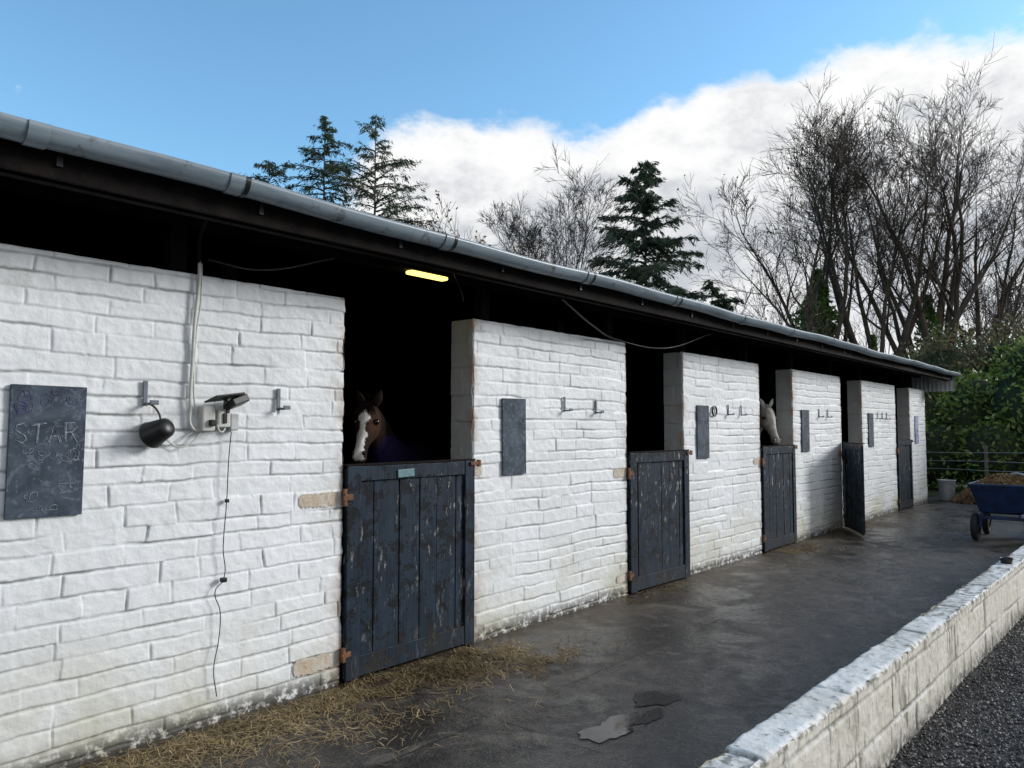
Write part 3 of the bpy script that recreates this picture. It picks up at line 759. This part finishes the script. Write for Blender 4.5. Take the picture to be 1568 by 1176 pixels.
# ------------------------------------------------------------------ trees
def norm(v): return v / (np.linalg.norm(v) + 1e-9)
def bare_tree(name, loc, H, seed, stems=6, fan=.35, fork=.25, side_n=14, side_len=.22, trunk_r=.22, mat=None, levels=3, twig=.0075, leaf_n=0, zmin=0, up0=.035, n2=9, n3=6):
    rg = np.random.RandomState(seed); S = []; tips = []
    def branch(p, d, L, r, r_end, lev, nseg, up):
        pts = [(p, d, r)]
        for i in range(nseg):
            d = norm(d + rg.randn(3) * (.085 if lev == 0 else .15) + np.array([0, 0, up]))
            q = p + d * L / nseg; r2 = r_end + (pts[0][2] - r_end) * (1 - (i + 1) / nseg) ** .9
            S.append((p, q, r, r2)); p = q; r = r2; pts.append((q, d, r))
        return pts
    def sub(pts, L, lev):
        if lev > levels: return
        cnt = {1: side_n, 2: n2, 3: n3}[lev]; m = len(pts) - 1
        for _ in range(cnt):
            f = ((.25 if lev == 1 else .12) + (.75 if lev == 1 else .88) * rg.rand() ** .6) * m
            i = min(int(f), m - 1); q, d, r = pts[i]; q2, _, r2 = pts[i + 1]; fr = f - i
            q = q + (q2 - q) * fr; r = r + (r2 - r) * fr
            if q[2] < zmin: continue
            ax = norm(np.cross(d, rg.randn(3))); ang = rg.uniform(.35, .85)
            nd = norm(d * math.cos(ang) + ax * math.sin(ang))
            l2 = L * {1: side_len, 2: .42, 3: .45}[lev] * rg.uniform(.6, 1.35) * (1.35 - .65 * f / m if lev == 1 else 1)
            pp = branch(q, nd, l2, max(min(r * .6, l2 * .017), twig), twig * .65, lev, {1: 6, 2: 3, 3: 2}[lev], {1: .09, 2: .07, 3: .05}[lev])
            if lev >= 2: tips.append(pp[-1][0])
            sub(pp, l2, lev + 1)
    tr = branch(np.array([0., 0, 0]), np.array([0, 0, 1.]), H * fork, trunk_r, trunk_r * .7, 0, 4, .05)
    for k in range(stems):
        a = 2 * math.pi * (k + rg.rand() * .6) / stems; f = fan * rg.uniform(.35, 1.15) if k else fan * .1
        nd = norm(np.array([math.cos(a) * f, math.sin(a) * f, 1]))
        st, _, r0 = tr[rg.randint(2, len(tr))]
        L = (H - st[2]) * rg.uniform(.80, .98)
        pts = branch(st, nd, L, trunk_r * rg.uniform(.35, .58), twig, 0, 10, up0)
        sub(pts, L, 1)
    P0 = np.array([s[0] for s in S]); P1 = np.array([s[1] for s in S]); R0 = np.array([s[2] for s in S]); R1 = np.array([s[3] for s in S])
    big = R0 > .03
    V1, F1 = tubes(P0[big], P1[big], R0[big], R1[big], 8); V2, F2 = tubes(P0[~big], P1[~big], R0[~big], R1[~big], 3)
    ob = mesh_np(name, np.concatenate([V1, V2]), np.concatenate([F1, F2 + len(V1)]), mat or M_bark, True); ob.location = loc
    if leaf_n:
        tp = np.array(tips); c = tp[rg.randint(0, len(tp), leaf_n)] + rg.randn(leaf_n, 3) * .03
        lv, lf, lr = leaves(c, .05, rg, .6); o = mesh_np('dry_leaves', lv, lf, M_dry, attrs={'rnd': lr}); o.parent = ob
    return ob
bare_tree('bare_tree', (28.6, 9.5, 0), 11.9, 1, stems=8, fan=.50, fork=.38, side_n=12, side_len=.28, trunk_r=.22, leaf_n=700, zmin=4)
bare_tree('bare_tree', (29.9, 8.0, 0), 12.6, 2, stems=7, fan=.36, fork=.18, side_n=12, side_len=.23, trunk_r=.28, leaf_n=80, zmin=5)
bare_tree('bare_tree', (32.2, 6.6, 0), 13.8, 3, stems=8, fan=.38, fork=.15, side_n=13, side_len=.23, trunk_r=.31, leaf_n=80, zmin=5)
bare_tree('bare_tree', (34.0, 5.2, 0), 11.6, 4, stems=7, fan=.42, fork=.18, side_n=12, side_len=.25, trunk_r=.26, zmin=4)
bare_tree('bare_tree', (19.3, 14.6, 0), 8.9, 5, stems=9, fan=.36, fork=.42, side_n=14, side_len=.25, trunk_r=.11, mat=M_bark_g, twig=.0055, zmin=3.5)
bare_tree('bare_tree', (14.2, 14.3, 0), 7.1, 6, stems=6, fan=.85, fork=.55, side_n=9, side_len=.30, trunk_r=.08, levels=2, leaf_n=320, zmin=3.5, twig=.006)
bare_tree('bare_tree', (24.5, 9.6, 0), 6.4, 9, stems=6, fan=.6, fork=.5, side_n=9, side_len=.3, trunk_r=.08, levels=2, leaf_n=60, zmin=3)

def ivy(loc, z0, z1, r, n, seed):
    rg = np.random.RandomState(seed)
    z = z0 + (z1 - z0) * rg.rand(n); a = rg.rand(n) * 6.28
    rr = r * (.45 + .55 * rg.rand(n)) * (1 + .5 * vn(z * 1.6, a * 1.0, seed)) * np.clip((z1 - z) / 1.6, .2, 1)
    V, F, c = leaves(np.stack([loc[0] + rr * np.cos(a), loc[1] + rr * np.sin(a), z], 1), .07, rg, .7)
    mesh_np('ivy', V, F, M_ivy, attrs={'rnd': c})
ivy((28.6, 9.5), 2.5, 7.4, .72, 7500, 1); ivy((32.2, 6.6), 1, 6.6, .5, 3500, 2); ivy((29.9, 8.0), 1, 5.0, .4, 2500, 3)

def conifer(name, loc, H, h0, prof, nbr, seed, mat, rise=.35, droop=.35, dens=260, nl=.09, spread=.32, asp=.2):
    rg = np.random.RandomState(seed); S = []; C = []; D = []
    N = 14
    for i in range(N):
        a = np.array([0, 0, H * i / N]); b = np.array([0, 0, H * (i + 1) / N])
        S.append((a, b, .12 * (1 - i / N) + .008, .12 * (1 - (i + 1) / N) + .006))
    for i in range(nbr):
        f = (i + rg.rand()) / nbr; h = h0 + (H - h0) * f
        L = prof(f) * rg.uniform(.45, 1.3); az = rg.rand() * 6.28
        dh = np.array([math.cos(az), math.sin(az), 0]); pp = np.array([-dh[1], dh[0], 0])
        rs_ = rise * (.3 + f * 1.2) + rg.uniform(-.12, .12)
        def P(t): return np.array([0, 0, h]) + dh * L * t + np.array([0, 0, L * (rs_ * t - droop * t * t)])
        ts = np.linspace(0, 1, 6)
        for j in range(5): S.append((P(ts[j]), P(ts[j + 1]), .022 * (1 - ts[j]) * min(1, L) + .005, .022 * (1 - ts[j + 1]) * min(1, L) + .004))
        m = int(L * dens) + 10
        ns = max(4, int(L * 9))
        for s_ in range(ns):
            t = .15 + .85 * rg.rand(); side = rg.choice([-1, 1]); l = spread * L * (1.15 - t) + .10
            l *= rg.uniform(.5, 1.25); sd = norm(pp * side * .8 + dh * .6 + np.array([0, 0, -.35 + .25 * rg.randn()]))
            p0 = P(t); S.append((p0, p0 + sd * l, .006, .003))
            k = max(3, int(m / ns)); u = rg.rand(k)
            C.append(p0 + sd * l * u[:, None] + rg.randn(k, 3) * .04); D.append(np.tile(sd, (k, 1)) + np.array([0, 0, -.3]))
        k = m // 4; t = rg.rand(k)
        C.append(np.array([P(x) for x in t]) + rg.randn(k, 3) * .03); D.append(np.tile(dh, (k, 1)))
    C = np.concatenate(C); D = np.concatenate(D); D /= np.linalg.norm(D, axis=1, keepdims=True)
    V, F, rr = leaves(C, nl, rg, asp, dirs=D)
    a = [np.array([s[i] for s in S]) for i in range(4)]
    tv, tf = tubes(*a, 4)
    ob = mesh_np(name, tv, tf, M_bark_g, True); ob.location = loc
    o = mesh_np('needles', V, F, mat, attrs={'rnd': rr}); o.parent = ob
    return ob
conifer('conifer_tree', (15.1, 20.9, 0), 11.9, 5.5, lambda f: 2.3 * (1 - f) ** .65 + .10, 105, 21, M_con, dens=115, rise=.30, droop=.35, nl=.07)
conifer('conifer_tree', (15.6, 18.9, 0), 11.6, 5.5, lambda f: 2.8 * (1 - f) ** .8 + .08, 95, 22, M_con, dens=85, rise=.50, droop=.30, spread=.36, nl=.065)
conifer('conifer_tree', (13.3, 21.3, 0), 10.0, 6, lambda f: 2.0 * (1 - f) ** .6 + .2, 65, 24, M_con, dens=95, nl=.07)
conifer('pine_tree', (22.8, 13.3, 0), 10.7, 5, lambda f: (2.4 if f < .45 else 1.75) * (1 - f) ** .42 + .1, 95, 23, M_con2, dens=220, rise=.30, droop=.15, nl=.085, spread=.42)
conifer('pine_tree', (24.3, 11.6, 0), 6.6, 4, lambda f: 1.7 * (1 - f) ** .6 + .1, 30, 27, M_con2, dens=200, rise=.1, droop=.1, nl=.09)

blob_leaves('evergreen_shrub', [(24.2, 9.8, 3.0, .9, .9, 2.0), (25.5, 9.6, 2.5, 1.1, .9, 2.0)], 6000, .07, M_con2, seed=9)
blob_leaves('evergreen_shrub', [(27.5, 5.2, 2.8, 1.5, 1.3, 1.9), (28.5, 3.6, 3.0, 1.4, 1.3, 1.9), (29, 6.6, 2.3, 1.3, 1.1, 2.0)], 10000, .08, M_far, seed=10)
ctrs = []
for i in range(24):
    a = R(-8 + i * 4.2); dd = 48 + rs.uniform(-4, 4)
    ctrs.append((dd * math.cos(a), dd * math.sin(a), 2.4, 3.2, 3.2, 3.4 + rs.uniform(-1, 1.2)))
blob_leaves('distant_trees', ctrs, 20000, .24, M_far, seed=14, shell=.6)
for i, (x, y, h) in enumerate([(40, 10.5, 9.0), (42, 6.6, 8.8), (38, 4.0, 8)]):
    bare_tree('bare_tree', (x, y, 0), h, 60 + i, stems=9, fan=.7, fork=.2, side_n=11, side_len=.3, trunk_r=.12, levels=2, twig=.010, zmin=3)

# ------------------------------------------------------------------ horses
def loft(sections, k=20):
    V = []; F = []
    for (x, z, ry, rz, ang, y) in sections:
        nx, nz = -math.sin(ang), math.cos(ang)
        for i in range(k):
            t = 2 * math.pi * i / k
            V.append((x + nx * rz * math.sin(t), y + ry * math.cos(t), z + nz * rz * math.sin(t)))
    m = len(sections)
    for a in range(m - 1):
        for i in range(k): F.append((a * k + i, a * k + (i + 1) % k, (a + 1) * k + (i + 1) % k, (a + 1) * k + i))
    return V, F + [tuple(range(k))[::-1], tuple((m - 1) * k + i for i in range(k))]
def horse(loc, yaw, zp, tilt, colors, hl=.56, hw=1.0, grey=False):
    """local +x is forward, poll at height zp; tilt = head angle below horizontal"""
    parts = []
    hx, hz = math.cos(tilt), -math.sin(tilt); nx, nz = math.sin(tilt), math.cos(tilt)
    def H(t, off): return (hx * hl * t + nx * off, zp + hz * hl * t + nz * off)
    secs = []
    for t, ry, rz, off in [(-.10, .055, .06, -.02), (.0, .078, .092, -.02), (.14, .096, .116, -.03), (.28, .104, .130, -.045), (.42, .084, .112, -.042), (.56, .060, .084, -.028), (.70, .050, .066, -.02), (.82, .050, .060, -.018), (.91, .060, .064, -.018), (.98, .054, .054, -.02), (1.02, .03, .03, -.022)]:
        x, z = H(t, off); secs.append((x, z, ry * hw, rz * hw, -tilt, 0))
    parts.append(loft(secs))
    an = R(38)
    parts.append(loft([(.06, zp - .03, .06, .07, an, 0), (-.04, zp - .06, .080, .11, an, 0), (-.25, zp - .18, .095, .165, an, 0), (-.50, zp - .36, .12, .22, an, 0), (-.75, 1.25, .17, .30, R(30), 0), (-.95, 1.16, .2, .32, R(10), 0)]))
    parts.append(loft([(-.62, 1.10, .10, .12, 0, 0), (-.70, 1.10, .20, .24, 0, 0), (-.95, 1.13, .26, .34, 0, 0), (-1.35, 1.12, .30, .33, 0, 0), (-1.75, 1.16, .30, .31, 0, 0), (-2.05, 1.18, .27, .27, 0, 0), (-2.22, 1.15, .16, .18, 0, 0), (-2.28, 1.15, .06, .08, 0, 0)]))
    D = -R(90)
    for sy in (-1, 1):
        y = .17 * sy
        parts.append(loft([(-.85, 1.05, .10, .15, D, y), (-.84, .80, .075, .09, D, y), (-.83, .55, .05, .06, D, y), (-.82, .46, .048, .052, D, y), (-.83, .40, .035, .04, D, y), (-.83, .20, .032, .036, D, y), (-.81, .12, .042, .045, D, y), (-.78, .06, .05, .06, D, y), (-.77, .0, .06, .07, D, y)], 12))
        parts.append(loft([(-1.98, 1.12, .12, .22, D, y), (-1.93, .85, .10, .16, D, y), (-2.02, .65, .06, .08, D, y), (-2.14, .50, .045, .055, D, y), (-2.12, .42, .038, .042, D, y), (-2.09, .20, .034, .036, D, y), (-2.06, .12, .042, .045, D, y), (-2.03, .06, .05, .06, D, y), (-2.02, .0, .06, .07, D, y)], 12))
    V = []; F = []
    for v, f in parts:
        o = len(V); V += v; F += [tuple(i + o for i in ff) for ff in f]
    me = bpy.data.meshes.new('tmp'); me.from_pydata(V, [], F); me.update()
    tmp = bpy.data.objects.new('tmp', me); col.objects.link(tmp)
    md = tmp.modifiers.new('r', 'REMESH'); md.mode = 'VOXEL'; md.voxel_size = .014; md.use_smooth_shade = True
    md = tmp.modifiers.new('s', 'SMOOTH'); md.iterations = 5; md.factor = .5
    dg = bpy.context.evaluated_depsgraph_get()
    me2 = bpy.data.meshes.new_from_object(tmp.evaluated_get(dg)); bpy.data.objects.remove(tmp)
    n = len(me2.vertices); co = np.zeros(n * 3, np.float32); me2.vertices.foreach_get('co', co); co = co.reshape(-1, 3)
    nr = np.zeros(n * 3, np.float32); me2.vertices.foreach_get('normal', nr); nr = nr.reshape(-1, 3)
    rx = co[:, 0]; rz = co[:, 2] - zp
    t = (rx * hx + rz * hz) / hl; off = rx * nx + rz * nz; top = nr[:, 0] * nx + nr[:, 2] * nz
    body, white, nose, rugc = colors
    Cc = np.tile(np.array(body), (n, 1))
    wob = .012 * vn(co[:, 0] * 25, co[:, 2] * 25, 5)
    if white is not None:
        # browner cheeks, white blaze
        ck = np.exp(-(((t - .32) / .28) ** 2)) * (rx > -.15)
        Cc = Cc + ck[:, None] * np.array([.030, .013, .006])
        wid = .022 + .016 * np.clip((t - .35) / .6, 0, 1) + .018 * np.exp(-((t - .25) / .12) ** 2) + wob
        mk = (np.abs(co[:, 1] + .006) < wid) & (top > .0) & (t > .10) & (t < 1.1) & (off > -.06)
        Cc[mk] = white
    if grey:
        k = np.clip((t - .60) / .35, 0, 1)[:, None] * (t < 1.3)[:, None]
        Cc = Cc * (1 - .6 * k) + np.array(nose) * .6 * k
        ed = np.exp(-(((t - .30) / .10) ** 2)) * (np.abs(co[:, 1]) > .06 * hw) * (off > -.05)
        Cc = Cc * (1 - .55 * ed[:, None])
    mk = (t > .93) & (np.abs(off) < .2) & (top < .1)
    Cc[mk] = nose
    if rugc is not None:
        mk = (rx < -.38) | ((rx < -.12) & (co[:, 2] < zp - .20)); Cc[mk] = rugc
    at = me2.color_attributes.new('coat', 'FLOAT_COLOR', 'POINT')
    at.data.foreach_set('color', np.concatenate([Cc, np.ones((n, 1))], 1).astype(np.float32).ravel())
    m, tt, bs, pos = newmat('horse_coat')
    a = tt.n('ShaderNodeAttribute', attribute_name='coat').outputs['Color']
    sc = tt.n('ShaderNodeVectorMath', operation='SCALE'); tt.set(sc, 0, a); tt.set(sc, 3, tt.ramp(tt.noise(pos, 14, 4), .3, .7, .7, 1.15))
    tt.set(bs, 'Base Color', sc.outputs[0]); bs.inputs['Roughness'].default_value = .8; bs.inputs['Specular IOR Level'].default_value = .12
    tt.set(bs, 'Normal', tt.n('ShaderNodeBump', {'Strength': .8, 'Distance': .004, 'Height': tt.noise(pos, 90, 2)}))
    me2.materials.clear(); me2.materials.append(m)
    for p in me2.polygons: p.use_smooth = True
    ob = bpy.data.objects.new('horse', me2); col.objects.link(ob)
    ob.location = (loc[0], loc[1], 0); ob.rotation_euler = (0, 0, yaw)
    M_eye = simple('horse_eye', (.006, .005, .004), .08)
    M_hair = simple('horse_hair', tuple(v * .75 for v in body), .8, scale=60, spec=.15)
    M_ear = simple('horse_ear', body, .8, spec=.12)
    def kid(o): o.parent = ob
    for sy in (-1, 1):
        x, z = H(.30, .020)
        bpy.ops.mesh.primitive_uv_sphere_add(segments=16, ring_count=10, radius=.022, location=(x, sy * .084 * hw, z)); o = bpy.context.object; o.name = 'eye'; o.data.materials.append(M_eye); kid(o)
        for p in o.data.polygons: p.use_smooth = True
        x, z = H(.93, .022)
        bpy.ops.mesh.primitive_uv_sphere_add(segments=12, ring_count=8, radius=.015, location=(x, sy * .042 * hw, z)); o = bpy.context.object; o.name = 'nostril'; o.scale = (1.3, .7, 1); o.data.materials.append(M_eye); kid(o)
        x, z = H(-.04, .045)
        pr = [(.022, -.02), (.034, .02), (.034, .045), (.026, .07), (.012, .095), (.0008, .11)]
        o = lathe('ear', pr, M_ear, (x, sy * .056 * hw, z), k=12); o.scale = (.55, 1, 1)
        o.rotation_euler = (R(-20 * sy), R(10), R(20 * sy)); kid(o)
    rg = np.random.RandomState(3); P0 = []; P1 = []; R0 = []; R1 = []
    for i in range(120):
        x, z = H(rg.uniform(-.05, .05), .07); y = rg.uniform(-.03, .03)
        p = np.array([x, y, z]); yd = rg.uniform(-.12, .12)
        for s_ in range(4):
            xx, zz = H(.055 * (s_ + 1) * rg.uniform(.7, 1.2), .08 - .004 * s_)
            q = np.array([xx, y + yd * (s_ + 1) / 4 * .5, zz]); P0.append(p); P1.append(q); R0.append(.003 * (1 - s_ / 5)); R1.append(.003 * (1 - (s_ + 1) / 5)); p = q
    for i in range(500):
        f = rg.rand(); x = -.05 - .6 * f; z = zp + .15 - .33 * f
        p = np.array([x, 0, z - .04])
        for s_ in range(4):
            q = p + np.array([rg.uniform(-.01, .01), -.035 if s_ else -.05, .01 if s_ == 0 else -.055]); P0.append(p); P1.append(q); R0.append(.004); R1.append(.003); p = q
    tv, tf = tubes(P0, P1, R0, R1, 3); o = mesh_np('mane', tv, tf, M_hair); kid(o)
    P0 = []; P1 = []
    for i in range(250):
        p = np.array([-2.26, rg.uniform(-.03, .03), 1.25]); dx = rg.uniform(-.12, .0); dy = rg.uniform(-.1, .1)
        for s_ in range(6):
            q = p + np.array([dx * .3 - (.05 if s_ == 0 else 0), dy * .25, -.15]); P0.append(p); P1.append(q); p = q
    tv, tf = tubes(P0, P1, np.full(len(P0), .005), np.full(len(P0), .004), 3); o = mesh_np('tail', tv, tf, M_hair); kid(o)
    return ob
horse((3.62, 4.42), math.atan2(-.60, -.80), 1.735, R(48), ((.014, .008, .006), (.75, .73, .70), (.05, .035, .03), (.022, .016, .060)), hl=.46, hw=.9)
horse((10.66, 4.30), math.atan2(-.80, -.60), 1.88, R(60), ((.62, .59, .54), None, (.16, .14, .13), None), hl=.56, hw=1.05, grey=True)

# ------------------------------------------------------------------ light and sky
SUN_EL = 21; sun_dir = Vector((math.cos(R(SUN_EL)) * .79, -math.cos(R(SUN_EL)) * .61, math.sin(R(SUN_EL))))
ld = bpy.data.lights.new('sun', 'SUN'); ld.energy = 2.7; ld.angle = R(18); ld.color = (1, .985, .96)
lo = bpy.data.objects.new('sun', ld); col.objects.link(lo); lo.rotation_euler = sun_dir.to_track_quat('Z', 'Y').to_euler()

w = bpy.data.worlds.new('World'); scene.world = w; w.use_nodes = True
t = NT(w.node_tree); w.node_tree.nodes.clear()
out = t.n('ShaderNodeOutputWorld')
sky = t.n('ShaderNodeTexSky', sky_type='NISHITA'); sky.sun_disc = False
sky.sun_elevation = R(SUN_EL); sky.sun_rotation = math.atan2(sun_dir.x, sun_dir.y); sky.air_density = 1.1; sky.dust_density = .6; sky.ozone_density = 1.6
Dv = t.n('ShaderNodeTexCoord').outputs['Generated']
def dot(v):
    nd = t.n('ShaderNodeVectorMath', operation='DOT_PRODUCT'); t.set(nd, 0, Dv); nd.inputs[1].default_value = v; return nd.outputs['Value']
Dz = t.n('ShaderNodeSeparateXYZ', {0: Dv}).outputs['Z']
mp = t.n('ShaderNodeMapping', {'Vector': Dv, 'Scale': (1, 1, 1.7)}).outputs[0]
nz = t.noise(mp, 3.4, 8, .58, .1); nf = t.noise(mp, 11, 6, .62)
N1 = (.386, .085, -.919); N2 = (.764, -.645, .0)
d1 = t.math('ADD', dot(N1), .025); d2 = t.math('MULTIPLY', t.math('ADD', dot(N2), .03), .9)
m_ = t.math('MINIMUM', d1, d2)
m_ = t.math('MINIMUM', m_, t.math('MULTIPLY', t.math('SUBTRACT', Dz, .09), 1.3))
d3 = t.math('SUBTRACT', dot((-.1, -.95, .15)), .25)  # unseen bright clouds behind the camera, added to lift the ambient light
m_ = t.math('MAXIMUM', m_, d3)
f = t.math('ADD', m_, t.math('ADD', t.math('MULTIPLY', t.math('SUBTRACT', nz, .5), .24), t.math('MULTIPLY', t.math('SUBTRACT', nf, .5), .10)))
d4 = t.math('MULTIPLY', t.math('SUBTRACT', dot((.290, .899, .322)), .9982), 25)
f = t.math('MAXIMUM', f, t.math('MINIMUM', t.math('ADD', d4, t.math('MULTIPLY', t.math('SUBTRACT', nf, .5), .25)), .02))
mask = t.ramp(f, -.008, .032)
sh = t.math('ADD', f, t.math('MULTIPLY', t.math('SUBTRACT', nf, .5), .45))
shade = t.ramp(sh, .02, .24)
cc = t.mix(shade, (1.0, 1.0, 1.0), (.57, .60, .65))
b1 = t.n('ShaderNodeBackground', {'Strength': .15})
skc = t.mix(1.0, sky.outputs[0], (1.12, 1.55, 1.70), 'MULTIPLY'); t.set(b1, 'Color', skc)
b2 = t.n('ShaderNodeBackground', {'Strength': 1.0}); t.set(b2, 'Color', cc)
ms = t.n('ShaderNodeMixShader'); t.set(ms, 0, mask); t.L.new(b1.outputs[0], ms.inputs[1]); t.L.new(b2.outputs[0], ms.inputs[2])
t.L.new(ms.outputs[0], out.inputs[0])

# ------------------------------------------------------------------ camera
cd = bpy.data.cameras.new('camera'); cam = bpy.data.objects.new('camera', cd); col.objects.link(cam)
cd.sensor_width = 36; cd.lens = 27.05; cd.clip_end = 2000; cd.clip_start = .05
cam.location = (0, 0, 1.6)
p = R(3.3); fw = Vector((.7638 * math.cos(p), .6455 * math.cos(p), math.sin(p)))
cam.rotation_euler = fw.to_track_quat('-Z', 'Y').to_euler()
scene.camera = cam
scene.view_settings.view_transform = 'Standard'; scene.view_settings.look = 'None'; scene.view_settings.exposure = 0
